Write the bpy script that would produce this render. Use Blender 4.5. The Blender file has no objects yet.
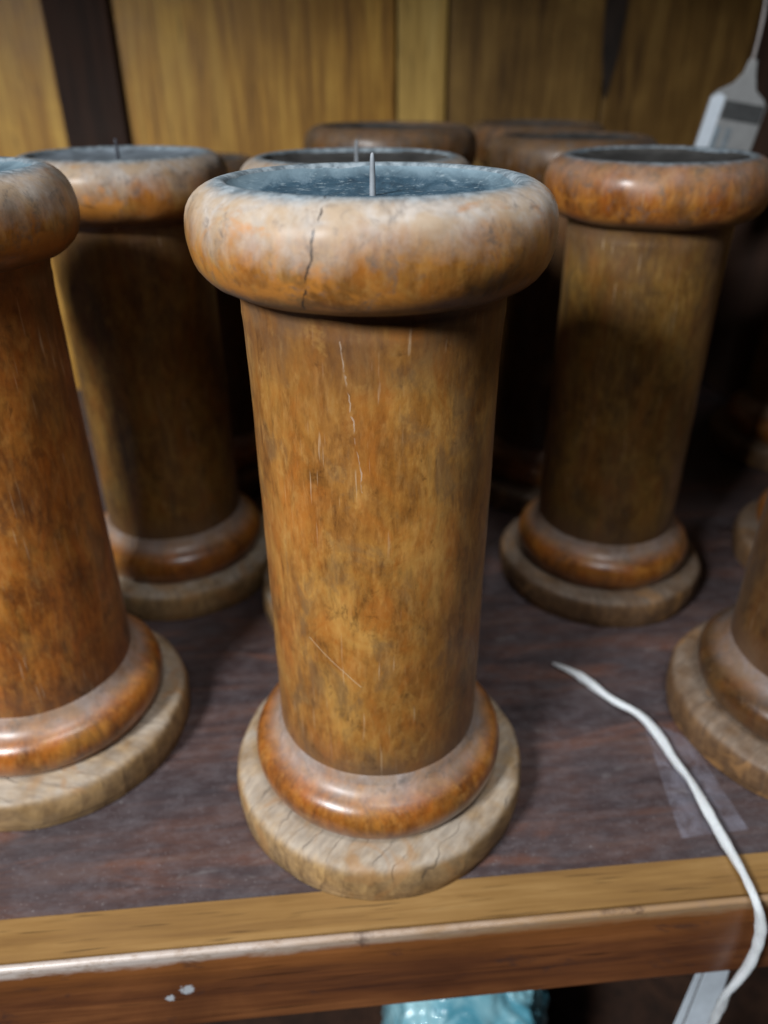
import bpy, bmesh, math, random
from mathutils import Vector, Matrix, noise
random.seed(4)
scene = bpy.context.scene
COL = scene.collection
R = math.radians

# ------------------------------------------------------------------ nodes
class NT:
    def __init__(s, name):
        s.m = bpy.data.materials.new(name); s.m.use_nodes = True
        s.t = s.m.node_tree; s.t.nodes.clear()
        s.out = s.n('ShaderNodeOutputMaterial'); s.b = s.n('ShaderNodeBsdfPrincipled')
        s.l(s.b.outputs[0], s.out.inputs[0])
        s.tc = s.n('ShaderNodeTexCoord'); s.oi = s.n('ShaderNodeObjectInfo')
    def n(s, k): return s.t.nodes.new(k)
    def l(s, a, b): s.t.links.new(a, b)
    def put(s, v, sock):
        if hasattr(v, 'is_linked') or hasattr(v, 'links'): s.l(v, sock)
        else:
            if isinstance(v, (tuple, list)) and len(v) == 3 and sock.type == 'RGBA': v = (*v, 1)
            sock.default_value = v
    def math(s, op, a, b=0.0, c=None, clamp=False):
        x = s.n('ShaderNodeMath'); x.operation = op; x.use_clamp = clamp
        s.put(a, x.inputs[0]); s.put(b, x.inputs[1])
        if c is not None: s.put(c, x.inputs[2])
        return x.outputs[0]
    def vmath(s, op, a, b):
        x = s.n('ShaderNodeVectorMath'); x.operation = op
        s.put(a, x.inputs[0]); s.put(b, x.inputs[1]); return x.outputs[0]
    def coords(s, rnd=True):
        o = s.tc.outputs['Object']
        if rnd:
            v = s.vmath('SCALE', s.oi.outputs['Location'], (0, 0, 0))
            v.node.inputs[3].default_value = 7.3
            o2 = s.vmath('ADD', o, v)
            return o2
        return o
    def mapping(s, v, scale=(1, 1, 1), rot=(0, 0, 0), loc=(0, 0, 0)):
        x = s.n('ShaderNodeMapping'); s.l(v, x.inputs[0])
        x.inputs['Scale'].default_value = scale; x.inputs['Rotation'].default_value = rot
        x.inputs['Location'].default_value = loc; return x.outputs[0]
    def noise(s, v, scale, detail=4, rough=.55, dist=0.0):
        x = s.n('ShaderNodeTexNoise'); s.l(v, x.inputs['Vector'])
        x.inputs['Scale'].default_value = scale; x.inputs['Detail'].default_value = detail
        x.inputs['Roughness'].default_value = rough; x.inputs['Distortion'].default_value = dist
        return x.outputs['Fac']
    def rng(s, v, a, b, c=0.0, d=1.0, smooth=False):
        x = s.n('ShaderNodeMapRange'); s.put(v, x.inputs['Value'])
        if smooth: x.interpolation_type = 'SMOOTHSTEP'
        for k, q in (('From Min', a), ('From Max', b), ('To Min', c), ('To Max', d)): s.put(q, x.inputs[k])
        return x.outputs[0]
    def mix(s, f, a, b, mode='MIX'):
        x = s.n('ShaderNodeMix'); x.data_type = 'RGBA'; x.blend_type = mode
        s.put(f, x.inputs[0]); s.put(a, x.inputs[6]); s.put(b, x.inputs[7]); return x.outputs[2]
    def ramp(s, v, stops):
        x = s.n('ShaderNodeValToRGB'); s.l(v, x.inputs[0]); e = x.color_ramp.elements
        while len(e) < len(stops): e.new(.5)
        for q, (p, c) in zip(e, stops): q.position = p; q.color = (*c, 1)
        return x.outputs[0]
    def bump(s, h, strength=.3, dist=.0003, prev=None):
        x = s.n('ShaderNodeBump'); x.inputs['Strength'].default_value = strength
        x.inputs['Distance'].default_value = dist; s.l(h, x.inputs['Height'])
        if prev is not None: s.l(prev, x.inputs['Normal'])
        return x.outputs[0]
    def set(s, **k):
        names = dict(color='Base Color', rough='Roughness', normal='Normal', coat='Coat Weight', coatr='Coat Roughness',
                     metal='Metallic', spec='Specular IOR Level', alpha='Alpha', trans='Transmission Weight', ior='IOR', sss='Subsurface Weight', sheen='Sheen Weight')
        for a, v in k.items(): s.put(v, s.b.inputs[names[a]])
        return s.m
    def z(s):
        x = s.n('ShaderNodeSeparateXYZ'); s.l(s.tc.outputs['Object'], x.inputs[0]); return x.outputs

def turned_wood(name, tones, dust_amt, zr, gloss=.38, coat=.25, dustc=(.36, .325, .29), cracks=False, scratch=.45, dfreq=60, lip=False, patch=(.40, .155, .024), patchamt=.8):
    """Old varnished turned wood.  zr = list of (z0, z1) heights whose upward slopes hold dust."""
    s = NT(name); c = s.coords(); X, Y, Z = s.z()
    g = s.noise(s.mapping(c, (1, 1, .25)), 330, 5, .65, .4)            # fine vertical grain
    mott = s.noise(s.mapping(c, (1, 1, .72)), 58, 8, .72, .3)          # blotches
    big = s.noise(s.mapping(c, (1, 1, .45)), 22, 3, .5)
    m = s.math('ADD', s.math('MULTIPLY', g, .42), s.math('MULTIPLY', mott, .58))
    col = s.ramp(m, [(.35, tones[0]), (.46, tones[1]), (.56, tones[2]), (.70, tones[3])])
    b2 = s.noise(s.mapping(c, (1, 1, .5), loc=(.21, .4, .1)), 85, 5, .66, .6)
    b3 = s.noise(s.mapping(c, (1, 1, .6), loc=(.61, .1, .5)), 62, 5, .66, .6)
    col = s.mix(s.rng(b2, .49, .64, 0, .55), col, tones[4])                      # orange varnish
    col = s.mix(s.rng(b3, .50, .68, 0, .6), col, tones[5])                      # yellow rubbed areas
    col = s.mix(s.rng(s.math('ADD', b2, s.rng(b3, 0, 1, .18, -.18)), .46, .34, 0, .65), col, tones[6])   # grey-brown grime
    col = s.mix(s.rng(big, .52, .38, 0, .3), col, tones[0])
    fl = s.noise(s.mapping(c, (1, 1, .28), (R(14), R(12), R(0))), 520, 3, .6)
    col = s.mix(s.rng(fl, .52, .72, 0, .16), col, tuple(min(1, q * 1.5 + .02) for q in tones[3]))
    fd = s.noise(s.mapping(c, (1, 1, .3), (R(-10), R(10), 0), (.4, .3, .2)), 600, 3, .6)
    col = s.mix(s.rng(fd, .52, .72, 0, .30), col, tuple(q * .5 for q in tones[0]))
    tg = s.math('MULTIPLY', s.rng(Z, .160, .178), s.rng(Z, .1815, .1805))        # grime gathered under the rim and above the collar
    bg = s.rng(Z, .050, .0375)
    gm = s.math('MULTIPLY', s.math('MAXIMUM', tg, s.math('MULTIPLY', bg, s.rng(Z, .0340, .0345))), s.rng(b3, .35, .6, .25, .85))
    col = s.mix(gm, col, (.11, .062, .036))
    # pale mixed spots and worn patches
    sp = s.noise(s.mapping(c, (1, 1, .8)), 150, 4, .7, .2)
    col = s.mix(s.rng(sp, .58, .72, 0, .38), col, tones[3])
    dk = s.noise(s.mapping(c, (1, 1, .7), loc=(.3, .1, .2)), 120, 5, .72, .6)
    col = s.mix(s.rng(dk, .59, .70, 0, .55), col, tuple(q * .38 for q in tones[0]))
    # thin diagonal scratches
    sc = s.noise(s.mapping(c, (1, 1, .06), (R(8), R(24), R(15))), 900, 2, .5)
    sc2 = s.noise(c, 26, 2, .5)
    scm = s.math('MULTIPLY', s.rng(sc, .66, .76), s.rng(sc2, .46, .62, 0, scratch))
    col = s.mix(scm, col, (.55, .42, .28))
    hsc = s.noise(s.mapping(c, (.25, .25, 1)), 500, 3, .6)
    geo = s.n('ShaderNodeNewGeometry'); sn = s.n('ShaderNodeSeparateXYZ'); s.l(geo.outputs['Normal'], sn.inputs[0])
    dn = s.noise(s.mapping(c, (1, 1, .8)), dfreq, 8, .72, .3)
    up = s.rng(sn.outputs[2], -.45, .7, -.26, .42)
    d = s.rng(s.math('ADD', dn, up), .44, .86, 0, dust_amt)
    band = None
    for a, b in zr:
        w = s.math('MULTIPLY', s.rng(Z, a - .002, a + .003, smooth=True), s.rng(Z, b + .002, b - .001, smooth=True))
        band = w if band is None else s.math('MAXIMUM', band, w)
    if band is None: band = 0.0
    d = s.math('MULTIPLY', d, band)
    # rubbed orange patches where varnish remains
    pn = s.noise(s.mapping(c, (.6, .6, 1.0), loc=(.7, .2, .9)), 75, 4, .6, .8)
    low = s.rng(Z, .182, .196, .10, -.065)
    pn = s.math('ADD', pn, low)
    fr = s.noise(c, 260, 5, .7)
    pn = s.math('ADD', pn, s.rng(fr, .3, .7, -.05, .05))
    pm = s.math('MULTIPLY', s.rng(pn, .53, .61, 0, patchamt), band)
    col = s.mix(pm, col, patch)
    d2 = s.math('MULTIPLY', d, s.rng(pn, .64, .52, 1 - patchamt, 1))
    streak = s.noise(s.mapping(c, (1, 1, .5), (R(20), R(35), 0)), 380, 5, .65)
    dcol = s.mix(s.rng(streak, .38, .62), tuple(q * .86 for q in dustc), tuple(min(1, q * 1.12) for q in dustc))
    warm = s.noise(s.mapping(c, (1, 1, 1), loc=(.9, .3, .7)), 95, 5, .65, .5)
    dcol = s.mix(s.rng(warm, .42, .60, 0, .75), dcol, (dustc[0] * .92, dustc[1] * .74, dustc[2] * .52))
    col = s.mix(d2, col, dcol)
    gr = s.noise(s.mapping(c, (1, 1, 1), loc=(.3, .8, .2)), 170, 6, .75, .6)
    col = s.mix(s.math('MULTIPLY', s.rng(gr, .53, .68, 0, .7), band), col, (.10, .085, .075))
    # dirt in the crease under the rim, bluish dust on the inner lip
    rad = s.math('SQRT', s.math('ADD', s.math('MULTIPLY', X, X), s.math('MULTIPLY', Y, Y)))
    if lip:
        lipm = s.math('MULTIPLY', s.rng(s.math('ADD', rad, s.rng(gr, .3, .7, -.001, .001)), .0405, .0362, smooth=True), s.math('GREATER_THAN', Z, .2))
        col = s.mix(s.math('MULTIPLY', lipm, .9), col, s.mix(s.rng(streak, .4, .62), (.07, .11, .14), (.24, .30, .34)))
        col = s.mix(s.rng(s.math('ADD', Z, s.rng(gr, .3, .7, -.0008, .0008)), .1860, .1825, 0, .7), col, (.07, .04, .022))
    h = s.math('ADD', s.math('MULTIPLY', g, .5), s.math('MULTIPLY', dk, -.6))
    h = s.math('ADD', h, s.math('MULTIPLY', hsc, .25))
    if cracks:
        wob = s.rng(s.noise(s.tc.outputs['Object'], 260, 3, .6), 0, 1, -.0016, .0016)
        front = s.rng(Y, .003, -.003)
        # crack through the rim
        line = s.math('ADD', s.rng(Z, .183, .205, -.0148, -.0092), wob)
        wdt = s.rng(s.noise(s.tc.outputs['Object'], 330, 3), .34, .68, .00000, .00040)
        cr = s.math('MULTIPLY', s.math('LESS_THAN', s.math('ABSOLUTE', s.math('SUBTRACT', X, line)), wdt), front)
        cr = s.math('MULTIPLY', cr, s.math('GREATER_THAN', Z, .1832))
        col = s.mix(s.math('MULTIPLY', cr, .85), col, (.02, .013, .009))
        h = s.math('SUBTRACT', h, s.math('MULTIPLY', cr, 3))
        # hairline down the shaft
        wob2 = s.rng(s.noise(s.tc.outputs['Object'], 150, 3, .6), 0, 1, -.0014, .0014)
        l2 = s.math('ADD', s.rng(Z, .135, .176, -.0022, -.0075), wob2)
        c2 = s.math('MULTIPLY', s.math('LESS_THAN', s.math('ABSOLUTE', s.math('SUBTRACT', X, l2)), .00016), front)
        c2 = s.math('MULTIPLY', c2, s.math('MULTIPLY', s.math('GREATER_THAN', Z, .137), s.math('LESS_THAN', Z, .175)))
        col = s.mix(s.math('MULTIPLY', s.math('MULTIPLY', c2, .6), s.rng(s.noise(s.tc.outputs['Object'], 300, 2), .4, .6)), col, (.42, .33, .25))
        # a long pale diagonal scratch low on the shaft
        l3 = s.math('ADD', s.rng(Z, .068, .088, .0015, -.0195), s.rng(s.noise(s.tc.outputs['Object'], 300), 0, 1, -.0004, .0004))
        c3 = s.math('MULTIPLY', s.math('LESS_THAN', s.math('ABSOLUTE', s.math('SUBTRACT', X, l3)), .00018), front)
        c3 = s.math('MULTIPLY', c3, s.math('MULTIPLY', s.math('GREATER_THAN', Z, .0735), s.math('LESS_THAN', Z, .0875)))
        col = s.mix(s.math('MULTIPLY', c3, .6), col, (.5, .38, .25))
    nrm = s.bump(h, .35, .00022)
    nrm = s.bump(mott, .25, .0007, nrm)
    rough = s.math('ADD', s.rng(dn, .35, .65, gloss - .06, gloss + .16), s.math('MULTIPLY', d2, .22))
    ct = s.math('MULTIPLY', s.rng(d2, 0, .8, 1, .35), coat)
    return s.set(color=col, rough=rough, normal=nrm, coat=ct, coatr=.28, spec=.32, sheen=.02)

def raw_foot(name, a=(.20, .125, .06), b=(.40, .29, .17), dust=(.42, .36, .30)):
    """unvarnished disc cut from a plank: curved growth rings, dark pores, dusty top"""
    s = NT(name); c = s.coords(); o = s.tc.outputs['Object']; X, Y, Z = s.z()
    r = s.mapping(c, (1, 1, .5), (R(8), R(-12), R(38)))
    w = s.n('ShaderNodeTexWave'); w.wave_type = 'BANDS'; w.bands_direction = 'X'; w.wave_profile = 'SAW'
    s.l(r, w.inputs['Vector']); w.inputs['Scale'].default_value = 48; w.inputs['Distortion'].default_value = 5
    w.inputs['Detail'].default_value = 3; w.inputs['Detail Scale'].default_value = 1.6
    wv = w.outputs['Fac']
    g = s.noise(s.mapping(r, (1, .08, 1)), 500, 5, .6)
    big = s.noise(c, 45, 4, .6, .5)
    col = s.mix(s.rng(s.math('ADD', s.math('MULTIPLY', wv, .15), s.math('MULTIPLY', g, .85)), .3, .7), a, b)
    col = s.mix(s.rng(big, .4, .62, .55, 0), col, tuple(q * .55 for q in a))
    geo = s.n('ShaderNodeNewGeometry'); sn = s.n('ShaderNodeSeparateXYZ'); s.l(geo.outputs['Normal'], sn.inputs[0])
    d = s.math('MULTIPLY', s.rng(sn.outputs[2], .3, .9, .12, .85), s.rng(s.noise(c, 90, 4, .6), .33, .6, .25, 1))
    dc = s.mix(s.rng(g, .35, .65), tuple(q * .72 for q in dust), dust)
    col = s.mix(d, col, dc)
    line = s.math('MULTIPLY', s.rng(wv, .90, .99, 0, .8), s.rng(s.noise(c, 90, 4), .46, .60))
    col = s.mix(line, col, (.07, .05, .035))
    ork = s.math('MULTIPLY', s.rng(s.noise(c, 60, 3, .5, 1), .58, .66, 0, .5), 1)
    col = s.mix(ork, col, (.33, .17, .06))
    h = s.math('SUBTRACT', g, s.math('MULTIPLY', line, 1))
    return s.set(color=col, rough=s.rng(big, .3, .7, .45, .7), normal=s.bump(h, .5, .0003), spec=.35)

def plank(name, tones, axis='Z', rough=.5, scale=1.0, coat=0.0, blotch=.5):
    s = NT(name); c = s.coords()
    k = dict(X=(.05, 1, 1), Z=(1, 1, .05))[axis]
    fine = s.noise(s.mapping(c, k), 260 * scale, 6, .62, .6)
    wide = s.noise(s.mapping(c, tuple(q * (1 if q == 1 else 1.6) for q in k)), 60 * scale, 4, .6, 1.2)
    bl = s.noise(c, 16 * scale, 5, .6, .5)
    col = s.ramp(s.math('ADD', s.math('MULTIPLY', fine, .45), s.math('MULTIPLY', wide, .55)),
                 [(.36, tones[0]), (.5, tones[1]), (.64, tones[2])])
    col = s.mix(s.rng(bl, .6, .36, 0, blotch), col, tones[0])
    pores = s.noise(s.mapping(c, k), 700 * scale, 2, .5)
    col = s.mix(s.rng(pores, .62, .70, 0, .6), col, tuple(q * .4 for q in tones[0]))
    return s.set(color=col, rough=s.rng(bl, .3, .7, rough - .08, rough + .12), coat=coat, coatr=.25,
                 normal=s.bump(fine, .3, .0004), spec=.4), s

# ------------------------------------------------------------------ materials
T_GOLD = [(.12, .048, .010), (.25, .108, .022), (.34, .160, .036), (.43, .25, .085) , (.38, .135, .018), (.50, .29, .085), (.17, .095, .045)]
T_DARK = [(.075, .034, .009), (.155, .076, .018), (.22, .118, .028), (.30, .18, .055) , (.25, .095, .014), (.32, .19, .05), (.10, .062, .030)]
T_SHADED = [(.045, .020, .007), (.09, .040, .011), (.13, .06, .016), (.18, .095, .03), (.14, .05, .01), (.17, .09, .03), (.06, .035, .02)]  # brown wood darkened further, so shadow on these holders is in the colour
T_RED = [(.10, .033, .007), (.22, .078, .014), (.34, .130, .022), (.44, .23, .07) , (.40, .125, .014), (.44, .22, .05), (.13, .06, .025)]
def deepen(tones, p=1.16, k=1.08, sat=.98):
    out = []
    for c in tones:
        q = [k * x ** p for x in c]; q = [q[0], q[1] * 1.04, q[2]]; l = sum(q) / 3
        out.append(tuple(max(.002, l + (x - l) * sat) for x in q))
    return out
T_GOLD, T_DARK, T_RED, T_SHADED = deepen(T_GOLD), deepen(T_DARK), deepen(T_RED), deepen(T_SHADED, 1.1, .9)
M = {}
M['shaft_main'] = turned_wood('worn_varnished_shaft', T_GOLD, .0, [], .42, .22, cracks=True)
M['shaft'] = turned_wood('varnished_shaft', T_DARK, .0, [], .42, .25)
M['shaft_shaded'] = turned_wood('shaded_brown_shaft', T_SHADED, .0, [], .42, .25)
M['shaft_red'] = turned_wood('reddish_shaft', T_RED, .0, [], .42, .22)
M['rim_main'] = turned_wood('dusty_cracked_rim', T_GOLD, .92, lip=True, zr= [(.181, .21)], gloss=.40, coat=.32, cracks=True)
M['rim'] = turned_wood('dusty_rim', T_GOLD, .85, lip=True, zr= [(.181, .21)], gloss=.40, coat=.32)
M['rim_clean'] = turned_wood('polished_rim', T_RED, .32, lip=True, zr= [(.181, .21)], gloss=.34, coat=.3)
M['rim_shaded'] = turned_wood('shaded_rim', T_SHADED, .12, zr= [(.181, .21)], patchamt=.15, gloss=.4, coat=.2)
M['collar'] = turned_wood('glossy_collar', T_RED, .72, [(.0306, .05)], .32, .45, dustc=(.34, .30, .28), dfreq=30, patchamt=.12)
M['foot'] = raw_foot('raw_foot', (.17, .095, .036), (.42, .26, .10), (.42, .365, .30))
M['collar_shaded'] = turned_wood('shaded_collar', T_SHADED, .6, [(.0305, .05)], .3, .6, dustc=(.24, .2, .19), dfreq=30, patchamt=.2)
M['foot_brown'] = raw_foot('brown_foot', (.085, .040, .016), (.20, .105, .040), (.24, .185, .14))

def cup_mat():
    s = NT('dusty_blue_tin'); c = s.coords()
    n = s.noise(s.mapping(c, (1, .35, 1), (0, 0, R(30))), 130, 6, .7, .7)
    f = s.noise(c, 480, 4, .7)
    col = s.ramp(n, [(.36, (.018, .040, .062)), (.54, (.035, .078, .115)), (.72, (.12, .18, .23))])
    col = s.mix(s.rng(f, .56, .7, 0, .6), col, (.40, .47, .50))
    X, Y, Z = s.z(); rad = s.math('SQRT', s.math('ADD', s.math('MULTIPLY', X, X), s.math('MULTIPLY', Y, Y)))
    col = s.mix(s.rng(s.math('ADD', rad, s.rng(n, .3, .7, -.003, .003)), .027, .035, 0, .8), col, (.17, .24, .28))
    return s.set(color=col, rough=.6, metal=.1, normal=s.bump(f, .4, .0002))
M['cup'] = cup_mat()
def simple(name, col, rough=.5, metal=0, var=.2, sc=200, **k):
    s = NT(name); c = s.coords(); n = s.noise(c, sc, 4, .6)
    return s.set(color=s.mix(s.rng(n, .3, .7), tuple(q * (1 - var) for q in col), tuple(min(1, q * (1 + var)) for q in col)),
                 rough=rough, metal=metal, normal=s.bump(n, .3, .0002), **k)
M['spike'] = simple('dull_metal', (.20, .22, .24), .65, .1)
M['spike_dark'] = simple('dark_metal', (.06, .065, .08), .45, .6)
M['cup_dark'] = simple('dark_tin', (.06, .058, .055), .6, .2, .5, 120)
M['cup_grey'] = simple('grey_tin', (.20, .235, .27), .5, .3, .5, 110)

def shelf_mat():
    s = NT('stained_shelf_top'); c = s.tc.outputs['Object']
    fine = s.noise(s.mapping(c, (.07, 1, 1)), 300, 6, .65, .5)
    wide = s.noise(s.mapping(c, (.14, 1, 1)), 42, 5, .6, 1.0)
    bl = s.noise(s.mapping(c, (.6, 1, 1)), 24, 6, .62, .8)
    sm = s.noise(s.mapping(c, (.5, 1, 1)), 230, 8, .8, .1)
    col = s.ramp(s.math('ADD', s.math('MULTIPLY', fine, .35), s.math('MULTIPLY', wide, .65)),
                 [(.34, (.024, .015, .016)), (.48, (.055, .034, .033)), (.56, (.088, .048, .040)), (.68, (.13, .078, .060))])
    col = s.mix(s.rng(bl, .38, .62, .55, 0), col, (.05, .045, .052))
    red = s.noise(s.mapping(c, (.25, 1, 1), loc=(.4, .3, 0)), 55, 4, .6, 1)
    col = s.mix(s.rng(red, .56, .68, 0, .45), col, (.17, .065, .035))
    col = s.mix(s.rng(sm, .45, .70, 0, .32), col, (.17, .155, .17))        # greasy dust
    wear = s.noise(s.mapping(c, (.5, 1, 1), loc=(.11, .5, 0)), 70, 5, .65, .8)
    col = s.mix(s.rng(wear, .64, .78, 0, .4), col, (.36, .35, .34))
    fk = s.noise(c, 900, 2, .6)
    col = s.mix(s.rng(fk, .66, .72, 0, .4), col, (.35, .33, .33))
    h = s.math('ADD', fine, s.math('MULTIPLY', sm, .6))
    return s.set(color=col, rough=s.rng(sm, .35, .65, .36, .62), normal=s.bump(h, .35, .0004), spec=.5)
M['shelf'] = shelf_mat()
M['strip'], _ = plank('honey_edge_strip', [(.17, .088, .028), (.245, .135, .042), (.32, .19, .068)], 'X', .5, 1.2, .1, .3)
def lip_mat():
    mt, s = plank('worn_red_lipping', [(.060, .022, .012), (.15, .052, .018), (.25, .095, .032)], 'X', .42, 1.0, .2, .5)
    X, Y, Z = s.z(); c = s.tc.outputs['Object']
    base = s.b.inputs['Base Color'].links[0].from_socket
    n = s.noise(s.mapping(c, (.25, 1, 1)), 160, 5, .7, .4)
    wm = s.rng(s.math('ADD', Z, s.rng(n, .3, .7, -.0016, .0016)), -.0050, -.0020, 0, .9)   # bare wood where the arris is rubbed, its sheen painted in too
    wc = s.mix(s.rng(s.math('ADD', X, s.rng(n, .3, .7, -.03, .03)), -.06, .06), (.52, .46, .42), (.30, .19, .10))  # worn colour whitens to the left, standing in for sheen on the edge
    wc = s.mix(s.rng(s.noise(s.mapping(c, (.5, 1, 1)), 420, 4, .7), .5, .66, 0, .6), wc, (.25, .17, .11))
    orange = s.rng(s.math('ADD', Z, s.rng(n, .3, .7, -.003, .003)), -.018, -.006, 0, .30)
    base = s.mix(orange, base, (.36, .13, .025))
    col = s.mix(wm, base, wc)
    n2 = s.noise(s.mapping(c, (.6, 1, 1)), 60, 5, .7, .6)
    col = s.mix(s.rng(n2, .60, .68, 0, .6), col, (.055, .028, .022))
    wob = s.noise(c, 500, 3, .6)
    for cx, cz, rr in ((-.0498, -.0188, .0026), (-.0555, -.0225, .0018)):          # two small chips down to the filler
        dd = s.math('SQRT', s.math('ADD', s.math('POWER', s.math('SUBTRACT', X, cx), 2), s.math('POWER', s.math('SUBTRACT', Z, cz), 2)))
        col = s.mix(s.rng(s.math('ADD', dd, s.rng(wob, .3, .7, -.0009, .0009)), rr, rr * .6, 0, .85), col, (.48, .52, .56))
    s.l(col, s.b.inputs['Base Color']); return mt
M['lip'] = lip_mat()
M['board'], _ = plank('oiled_back_board', [(.15, .062, .007), (.42, .21, .030), (.62, .37, .07)], 'Z', .5, .8, .1, .4)
M['board_pale'], _ = plank('pale_back_board', [(.34, .20, .045), (.55, .35, .09), (.68, .47, .15)], 'Z', .5, .8, .1, .2)
M['board_shaded'], _ = plank('shaded_back_board', [(.06, .028, .006), (.18, .095, .020), (.30, .175, .045)], 'Z', .55, .8, .0, .6)  # right-hand boards: the weaker light there is put into a darker wood colour
M['post'], _ = plank('dark_stained_post', [(.014, .006, .003), (.034, .014, .007), (.06, .026, .013)], 'Z', .85, .5, .0, .4)
M['knot'] = simple('dark_knot', (.022, .013, .008), .6, 0, .4, 60)
M['cord'] = None
def cord_mat():
    s = NT('white_twisted_fibre'); u = s.tc.outputs['UV']
    n = s.noise(s.mapping(u, (9, 2.0, 1), (0, 0, R(12))), 6, 3, .6)
    return s.set(color=s.mix(s.rng(n, .3, .7), (.58, .59, .61), (.88, .89, .90)), rough=.55, normal=s.bump(n, .8, .0006), sss=.08)
M['cord'] = cord_mat()
M['white'] = simple('white_card', (.50, .56, .62), .5, 0, .08)
M['greyw'] = simple('grey_card', (.19, .195, .195), .55, 0, .1)
M['ink'] = simple('black_ink', (.03, .032, .033), .5, 0, .3)
M['inkb'] = simple('blue_grey_ink', (.13, .17, .20), .5, 0, .3)
def tape_mat():
    s = NT('clear_sticky_tape'); n = s.noise(s.tc.outputs['Object'], 150, 5, .6, .6)
    return s.set(color=(.42, .42, .52), rough=s.rng(n, .3, .7, .15, .4), alpha=s.rng(n, .35, .7, .03, .30), normal=s.bump(n, .6, .0006))
M['tape'] = tape_mat()
def bag_mat():
    s = NT('blue_plastic_film'); n = s.noise(s.tc.outputs['Object'], 60, 4, .6, .6)
    return s.set(color=s.mix(s.rng(n, .4, .65), (.09, .32, .42), (.38, .66, .73)), rough=.18, coat=.6, normal=s.bump(n, .9, .002))
M['bag'] = bag_mat()

# ------------------------------------------------------------------ mesh helpers
def link(name, bm, mat, parent=None, smooth=True, bevel=None):
    me = bpy.data.meshes.new(name); bm.normal_update(); bm.to_mesh(me); bm.free()
    for mt in (mat if isinstance(mat, (list, tuple)) else [mat]): me.materials.append(mt)
    if smooth:
        for p in me.polygons: p.use_smooth = True
    o = bpy.data.objects.new(name, me); COL.objects.link(o)
    if parent: o.parent = parent
    if bevel:
        b = o.modifiers.new('bevel', 'BEVEL'); b.width = bevel; b.segments = 4; b.limit_method = 'ANGLE'
    return o

def lathe(profile, seg=128, wob=.00025, seed=0, freq=45):
    """surface of revolution with smooth subdivision of the profile and small turning irregularities"""
    # Catmull-Rom refine
    pts = []
    n = len(profile)
    for i in range(n - 1):
        p0 = profile[max(i - 1, 0)]; p1 = profile[i]; p2 = profile[i + 1]; p3 = profile[min(i + 2, n - 1)]
        k = max(2, int(math.dist(p1, p2) / .0015)); k = min(k, 60)
        for j in range(k):
            t = j / k
            pts.append(tuple(.5 * ((2 * p1[a]) + (-p0[a] + p2[a]) * t + (2 * p0[a] - 5 * p1[a] + 4 * p2[a] - p3[a]) * t * t
                       + (-p0[a] + 3 * p1[a] - 3 * p2[a] + p3[a]) * t ** 3) for a in (0, 1)) if n > 3 else
                       (p1[0] + (p2[0] - p1[0]) * t, p1[1] + (p2[1] - p1[1]) * t))
    pts.append(profile[-1])
    bm = bmesh.new(); rows = []
    for r, z in pts:
        r = max(r, 0)
        if r < 1e-5: rows.append([bm.verts.new((0, 0, z))]); continue
        row = []
        for i in range(seg):
            a = 2 * math.pi * i / seg
            v = Vector((r * math.cos(a), r * math.sin(a), z))
            q = noise.fractal(v * freq + Vector((seed * 3.1, 0, 0)), 1, 2, 3)
            v.xy += v.xy.normalized() * q * wob
            row.append(bm.verts.new(v))
        rows.append(row)
    for a, b in zip(rows, rows[1:]):
        for i in range(seg):
            j = (i + 1) % seg
            if len(a) == 1 and len(b) == 1: continue
            if len(a) == 1: bm.faces.new((a[0], b[j], b[i]))
            elif len(b) == 1: bm.faces.new((a[i], a[j], b[0]))
            else: bm.faces.new((a[i], a[j], b[j], b[i]))
    bmesh.ops.recalc_face_normals(bm, faces=bm.faces)
    return bm

def box(bm, x0, x1, y0, y1, z0, z1):
    v = [bm.verts.new((x, y, z)) for x in (x0, x1) for y in (y0, y1) for z in (z0, z1)]
    for f in ((0, 1, 3, 2), (4, 6, 7, 5), (0, 4, 5, 1), (2, 3, 7, 6), (0, 2, 6, 4), (1, 5, 7, 3)): bm.faces.new([v[i] for i in f])
    bmesh.ops.recalc_face_normals(bm, faces=bm.faces)

def empty(name, loc, rot=(0, 0, 0), **p):
    o = bpy.data.objects.new(name, None); o.empty_display_size = .02; COL.objects.link(o)
    o.location = loc; o.rotation_euler = rot
    for k, v in p.items(): o[k] = v
    return o

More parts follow.
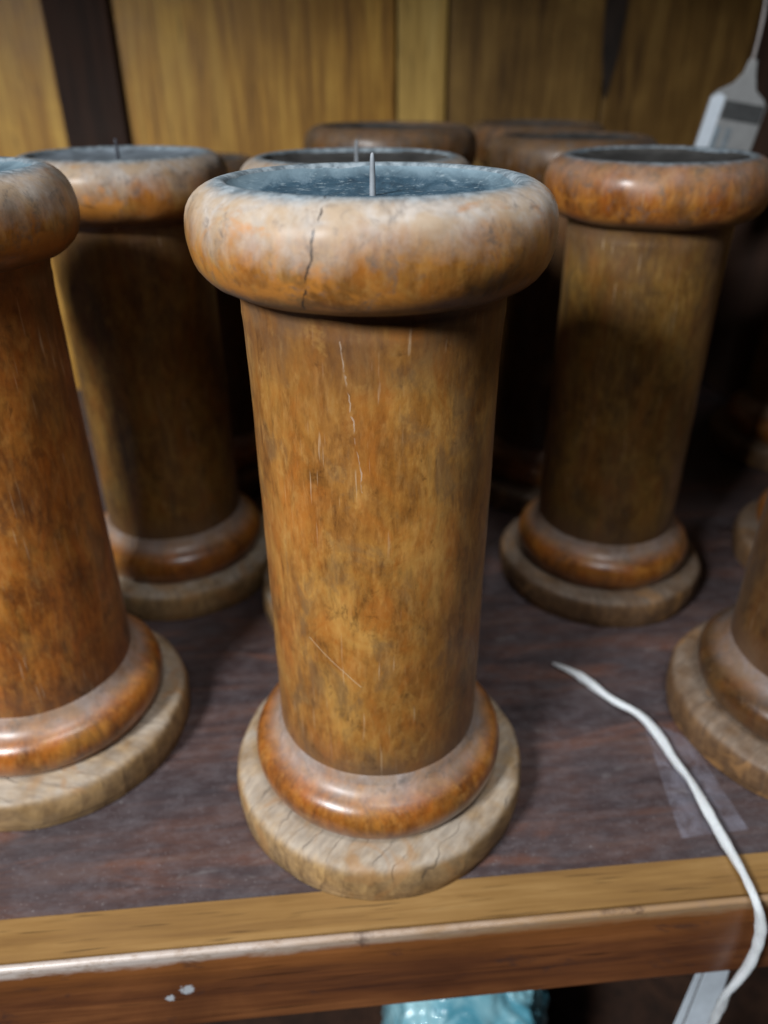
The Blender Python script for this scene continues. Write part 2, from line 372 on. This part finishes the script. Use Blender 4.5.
# ------------------------------------------------------------------ candle holder
def make_holder(loc, label, mats):
    t = empty('candle_holder', loc, label=label, category='candle holder', group='turned wooden candle holders on the shelf')
    link('foot', lathe([(.030, 0), (.0492, .0001), (.0507, .0012), (.0515, .0035), (.0517, .0075), (.0514, .0115), (.0503, .0138),
                        (.0480, .0147), (.0440, .0150), (.0395, .0152)], 192, .0009, 1, 40), mats['foot'], t)
    link('collar', lathe([(.0395, .0150), (.0406, .0160), (.0420, .0182), (.0430, .0213), (.0431, .0245), (.0422, .0273), (.0402, .0294),
                          (.0378, .0308), (.0357, .0327), (.0341, .0356), (.0331, .0372)], 144, .0003, 2, 40), mats['collar'], t)
    link('shaft', lathe([(.0334, .0352), (.0334, .06), (.0333, .09), (.0333, .12), (.0333, .15), (.0334, .166), (.0336, .1725), (.0338, .1745),
                         (.0337, .1765), (.0340, .1790), (.0350, .1815), (.0356, .1826)], 128, .00022, 3, 35), mats['shaft'], t)
    link('rim', lathe([(.0345, .1810), (.0370, .1816), (.0402, .1830), (.0430, .1862), (.0446, .1910), (.0448, .1955), (.0440, .1994), (.0422, .2022),
                       (.0396, .2040), (.0368, .2049), (.0350, .2046), (.0341, .2034)], 192, .0010, 4, 38), mats['rim'], t)
    cup = link('candle_cup', lathe([(.0346, .2041), (.0336, .2033), (.0312, .2024), (.0260, .2015), (.0160, .2009), (.0060, .2007), (.0, .2007)], 96, .0002, 5),
               mats['cup'], t)
    link('spike', lathe([(.0008, .2000), (.0007, .205), (.0006, .208), (.0004, .2098), (0, .2101)], 20, 0), mats['spike'], t)
    return t
mats_main = dict(foot=M['foot'], collar=M['collar'], shaft=M['shaft_main'], rim=M['rim_main'], cup=M['cup'], spike=M['spike'])
A = make_holder((-.0024, .1947, 0), 'front central candle holder with a dark crack down its dusty rim', mats_main)

def copy_holder(loc, label, rot=0, s=1, tilt=0, **mats):
    r = A.copy(); COL.objects.link(r); r.location = loc; r['label'] = label
    r.rotation_euler = (0, tilt, rot); r.scale = (s, s, s)
    for ch in A.children:
        if ch.name == 'spike' and 'spike' not in mats: continue
        c = ch.copy(); COL.objects.link(c); c.parent = r
        key = {'candle_cup': 'cup'}.get(ch.name, ch.name)
        if key in mats:
            sl = c.material_slots[0]; sl.link = 'OBJECT'; sl.material = mats[key]
    return r
dusty = dict(shaft=M['shaft'], rim=M['rim'], cup=M['cup_grey'], spike=M['spike_dark'])
clean = dict(shaft=M['shaft'], rim=M['rim_clean'], cup=M['cup_dark'], foot=M['foot_brown'])
dark = dict(shaft=M['shaft_shaded'], rim=M['rim_shaded'], cup=M['cup_dark'], foot=M['foot_brown'])
copy_holder((-.131, .220, 0), 'reddish front candle holder cut off by the left edge of the photo', 2.1, 1, 0,
            shaft=M['shaft_red'], rim=M['rim'], cup=M['cup'])
copy_holder((-.107, .335, 0), 'back left candle holder with a dark spike in its pale grey cup', 1.2, .975, 0, **dusty)
copy_holder((-.0095, .305, 0), 'dusty candle holder mostly hidden directly behind the cracked central one', 4.0, .98, 0,
            shaft=M['shaft'], rim=M['rim'], cup=M['cup_dark'], spike=M['spike'])
copy_holder((.1115, .328, .0005), 'polished golden candle holder right of centre with a glossy orange collar', .6, .97, R(-.8), **clean)
copy_holder((.168, .222, 0), 'candle holder cut off at lower right, its foot beside the white cord', 2.9, 1, 0,
            shaft=M['shaft_shaded'], rim=M['rim_clean'], foot=M['foot_brown'], collar=M['collar_shaded'])
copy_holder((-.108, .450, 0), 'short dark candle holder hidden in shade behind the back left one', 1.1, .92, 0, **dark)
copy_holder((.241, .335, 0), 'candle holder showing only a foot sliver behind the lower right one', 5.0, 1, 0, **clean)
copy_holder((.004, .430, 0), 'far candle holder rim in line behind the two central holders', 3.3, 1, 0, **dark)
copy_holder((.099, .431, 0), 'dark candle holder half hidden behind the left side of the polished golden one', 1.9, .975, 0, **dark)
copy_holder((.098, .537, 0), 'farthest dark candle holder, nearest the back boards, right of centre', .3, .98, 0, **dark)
copy_holder((.283, .480, 0), 'far right candle holder whose foot edge shows in the dark behind the others', 2.5, 1, 0, **clean)

# ------------------------------------------------------------------ shelf unit
SH = empty('wooden_shelf_unit', (0, 0, 0), (0, 0, R(5.16)), label='dark stained wooden shelf with honey coloured front edge and upright plank back',
           category='shelf')
b = bmesh.new(); box(b, -.75, .85, .1484, .66, -.022, 0); link('shelf_board', b, M['shelf'], SH, False)
b = bmesh.new(); box(b, -.75, .85, .1347, .1482, -.022, .0002); link('edge_strip', b, M['strip'], SH, False)
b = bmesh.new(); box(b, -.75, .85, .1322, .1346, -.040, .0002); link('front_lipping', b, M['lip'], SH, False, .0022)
b = bmesh.new(); box(b, -.75, .85, .1348, .150, -.040, -.0222); link('rail', b, M['post'], SH, False)
b = bmesh.new(); box(b, -.75, .85, .1322, .66, .430, .452); link('unseen_shade_board', b, M['post'], SH, False)  # added out of view to keep light off the back of the shelf
b = bmesh.new(); box(b, -.75, .85, .12, .66, -.285, -.265); link('lower_shelf_board', b, M['post'], SH, False)
seams = [(-.75, -.36, 'board'), (-.358, -.171, 'board'), (-.127, .0655, 'board'), (.0675, .1025, 'board_pale'), (.1045, .219, 'board_shaded'), (.2205, .345, 'board_shaded'), (.347, .85, 'board_shaded')]
for i, (x0, x1, m) in enumerate(seams):
    b = bmesh.new(); box(b, x0, x1, .620, .638, -.265, .52); o = link('back_board', b, M[m], SH, False, .0012)
b = bmesh.new(); box(b, -.1705, -.1275, .613, .636, -.265, .52); link('batten', b, M['post'], SH, False, .002)
# dark knot streak in the shaded board
b = bmesh.new(); pr = [(-.0075, .52), (.0075, .52), (.0078, .262), (.0062, .24), (.001, .212), (-.001, .212), (-.006, .24), (-.0076, .262)]
vs = [b.verts.new((.222 + x, .6196, z)) for x, z in pr]; b.faces.new(vs)
r_ = bmesh.ops.extrude_face_region(b, geom=b.faces[:]); bmesh.ops.translate(b, vec=(0, -.0006, 0), verts=[v for v in r_['geom'] if isinstance(v, bmesh.types.BMVert)])
bmesh.ops.recalc_face_normals(b, faces=b.faces); link('resin_streak', b, M['knot'], SH, False)
b = bmesh.new(); box(b, .325, .365, .50, .612, .0003, .52); link('side_post', b, M['post'], SH, False, .003)

# ------------------------------------------------------------------ cord
def tube(path, rad, name, mat, parent=None, twist=0, flat=1.0, seg=14, sub=14, taper=None):
    P_ = [Vector(p) for p in path]; pts = []
    for i in range(len(P_) - 1):
        p0 = P_[max(i - 1, 0)]; p1 = P_[i]; p2 = P_[i + 1]; p3 = P_[min(i + 2, len(P_) - 1)]
        for j in range(sub):
            t = j / sub
            pts.append(.5 * ((2 * p1) + (-p0 + p2) * t + (2 * p0 - 5 * p1 + 4 * p2 - p3) * t * t + (-p0 + 3 * p1 - 3 * p2 + p3) * t ** 3))
    pts.append(P_[-1])
    bm = bmesh.new(); uv = bm.loops.layers.uv.new('UVMap'); rows = []; L = 0; Ls = []
    for i, p in enumerate(pts):
        if i: L += (p - pts[i - 1]).length
        Ls.append(L)
        t = (pts[min(i + 1, len(pts) - 1)] - pts[max(i - 1, 0)]).normalized()
        a = t.cross(Vector((0, .3, 1))).normalized(); bb = t.cross(a)
        row = []
        rr = rad * (taper(i / (len(pts) - 1)) if taper else 1) * (1 + .18 * noise.noise(Vector((L * 160, 0, 0))))
        for k in range(seg):
            an = 2 * math.pi * k / seg; ph = L * twist
            x = math.cos(an); y = math.sin(an) * flat
            lob = 1 + (.08 * math.cos(3 * an) if twist else 0) + .06 * noise.noise(Vector((an * 3, L * 300, 1)))
            x, y = (x * math.cos(ph) - y * math.sin(ph)), (x * math.sin(ph) + y * math.cos(ph))
            row.append(bm.verts.new(p + (a * x + bb * y) * rr * lob))
        rows.append(row)
    for i in range(len(rows) - 1):
        for k in range(seg):
            j = (k + 1) % seg
            f = bm.faces.new((rows[i][k], rows[i][j], rows[i + 1][j], rows[i + 1][k]))
            for lp, (u, w) in zip(f.loops, ((k, i), (k + 1, i), (k + 1, i + 1), (k, i + 1))):
                lp[uv].uv = (u / seg, Ls[w] * 60)
    bm.faces.new(rows[0][::-1]); bm.faces.new(rows[-1])
    bmesh.ops.recalc_face_normals(bm, faces=bm.faces)
    return link(name, bm, mat, parent)
cord = tube([(.0743, .2533, .0012), (.0841, .2442, .0022), (.0934, .2304, .0022), (.1030, .2212, .0022), (.1070, .2090, .0024), (.1088, .1981, .0026), (.1112, .1879, .003),
             (.1127, .1737, .0032), (.1142, .1599, .003), (.1153, .1491, .0028), (.1160, .1412, .0012), (.1188, .1388, -.0100), (.1194, .1388, -.0276), (.1172, .140, -.0457),
             (.1180, .142, -.0618), (.1200, .145, -.080), (.1215, .148, -.100)], .00195, 'cord', M['cord'], twist=70, flat=.72,
            taper=lambda t: min(1, .25 + t * 11) * (1 - .15 * t))
cord['label'] = 'white twisted cord lying across the dark shelf and hanging over its front edge'; cord['category'] = 'cord'

# tape
b = bmesh.new(); q = [(.1039, .2215), (.1009, .1656), (.1252, .1690), (.1196, .2098)]
N = 14; g = []
for i in range(N + 1):
    row = []
    for j in range(N + 1):
        u, v = i / N, j / N
        x = (q[0][0] * (1 - u) + q[1][0] * u) * (1 - v) + (q[3][0] * (1 - u) + q[2][0] * u) * v
        y = (q[0][1] * (1 - u) + q[1][1] * u) * (1 - v) + (q[3][1] * (1 - u) + q[2][1] * u) * v
        row.append(b.verts.new((x, y, .0004 + .0003 * abs(noise.noise(Vector((x, y, 0)) * 120)))))
    g.append(row)
for i in range(N):
    for j in range(N): b.faces.new((g[i][j], g[i + 1][j], g[i + 1][j + 1], g[i][j + 1]))
o = link('sticky_tape', b, M['tape']); o['label'] = 'strip of clear tape stuck on the shelf under the white cord'; o['category'] = 'tape'

# ------------------------------------------------------------------ hanging price tag at the back
TG = empty('price_tag', (.193, .47, .193), (R(0), R(9), R(-12)), label='pale plastic price tag with black print hanging behind the polished golden holder', category='tag')
def prism(pts, y0, y1):
    bm = bmesh.new(); f = bm.faces.new([bm.verts.new((x, y0, z)) for x, z in pts])
    r = bmesh.ops.extrude_face_region(bm, geom=[f]); bmesh.ops.translate(bm, vec=(0, y1 - y0, 0), verts=[v for v in r['geom'] if isinstance(v, bmesh.types.BMVert)])
    bmesh.ops.recalc_face_normals(bm, faces=bm.faces); return bm
link('tag_body', prism([(-.0155, -.020), (.0150, -.020), (.0150, .020), (.0125, .0235), (.007, .027), (.004, .034), (.002, .041), (-.002, .041), (-.003, .034), (-.006, .029), (-.0125, .0245), (-.0155, .021)], 0, .0016),
     M['greyw'], TG, False, .0006)
link('label_edge', prism([(-.0150, -.0195), (-.0078, -.0195), (-.0078, .0220), (-.0118, .0232), (-.0150, .0205)], -.0005, -.0001), M['white'], TG, False)
b = bmesh.new()
for x0, x1, z0, z1 in [(-.0070, .0140, .0115, .0205)]: box(b, x0, x1, -.0006, -.0001, z0, z1)
link('printed_block', b, M['ink'], TG, False)
b = bmesh.new()
for x0, x1 in [(-.0074, -.0050), (-.0015, -.0003)]: box(b, x0, x1, -.0006, -.0002, -.0195, .0075)
box(b, .0005, .0012, -.0006, -.0002, -.0100, .0075)
link('printed_bar', b, M['inkb'], TG, False)
tube([(.0, .0008, .038), (-.003, .001, .062), (-.012, .001, .10), (-.02, .001, .15), (-.03, 0, .25)], .0008, 'string', simple('grey_string', (.25, .23, .22), .7), TG)

# ------------------------------------------------------------------ things under the shelf
LT = empty('paper_tag', (.122, .158, -.075), (R(-12), R(10), R(8)), label='blank white paper tag at the lower end of the white cord, below the shelf edge', category='tag')
link('card', prism([(-.0060, -.075), (.0120, -.075), (.0085, .012), (-.0010, .012)], 0, .0005), M['white'], LT, False)
link('folded_flap', prism([(-.0135, -.075), (-.0085, -.075), (-.0030, .012), (-.0052, .012)], -.0008, -.0003), M['white'], LT, False)

b = bmesh.new(); bmesh.ops.create_icosphere(b, subdivisions=6, radius=1)
for v in b.verts:
    p = v.co.copy()
    k = 1 + .16 * noise.noise(p * 2.2) + .10 * abs(noise.noise(p * 5)) + .05 * abs(noise.noise(p * 11))
    sx = math.copysign(abs(p.x) ** .6, p.x)
    v.co = Vector((sx * .040, p.y * .05, math.copysign(abs(p.z) ** .7, p.z) * .048)) * k
    v.co.z = max(v.co.z, -.0495)
bg = link('plastic_bag', b, M['bag']); bg.location = (.042, .215, -.2148); bg['label'] = 'crumpled bright blue plastic bag on the lower shelf under the front edge'; bg['category'] = 'bag'

# ------------------------------------------------------------------ lights, world, camera
w = bpy.data.worlds.new('World'); scene.world = w; w.use_nodes = True
w.node_tree.nodes['Background'].inputs[0].default_value = (.6, .75, 1, 1); w.node_tree.nodes['Background'].inputs[1].default_value = .004
def lamp(name, loc, target, size, sy, power, col):
    l = bpy.data.lights.new(name, 'AREA'); l.shape = 'RECTANGLE'; l.size = size; l.size_y = sy; l.energy = power; l.color = col
    o = bpy.data.objects.new(name, l); COL.objects.link(o); o.location = loc
    o.rotation_euler = (Vector(target) - Vector(loc)).to_track_quat('-Z', 'Y').to_euler(); return o
lamp('window_light', (-.45, -.35, .60), (.0, .25, .12), .16, .15, 11.5, (.96, .98, 1))
lamp('ceiling_lamp', (.10, -.13, .98), (.03, .18, .1), .30, .12, 4.2, (.96, .98, 1))
lamp('ceiling_lamp', (.26, -.42, .66), (.03, .25, .1), .12, .12, .35, (.96, .98, 1))

cam = bpy.data.cameras.new('camera'); co = bpy.data.objects.new('camera', cam); COL.objects.link(co); scene.camera = co
p = R(30); rl = R(-.25)
fw = Vector((0, math.cos(p), -math.sin(p))); up0 = Vector((0, math.sin(p), math.cos(p))); rt0 = Vector((1, 0, 0))
rt = rt0 * math.cos(rl) + up0 * math.sin(rl); up = -rt0 * math.sin(rl) + up0 * math.cos(rl)
co.matrix_world = Matrix(((rt.x, up.x, -fw.x, 0), (rt.y, up.y, -fw.y, 0), (rt.z, up.z, -fw.z, .225), (0, 0, 0, 1)))
cam.sensor_width = 36; cam.lens = 36 * 750 / 1024; cam.clip_start = .005; cam.clip_end = 50
cam.dof.use_dof = True; cam.dof.focus_distance = .185; cam.dof.aperture_fstop = 8.5
scene.render.resolution_x = 768; scene.render.resolution_y = 1024
vs_ = scene.view_settings; vs_.view_transform = 'Standard'; vs_.look = 'None'; vs_.gamma = 1; vs_.exposure = 0
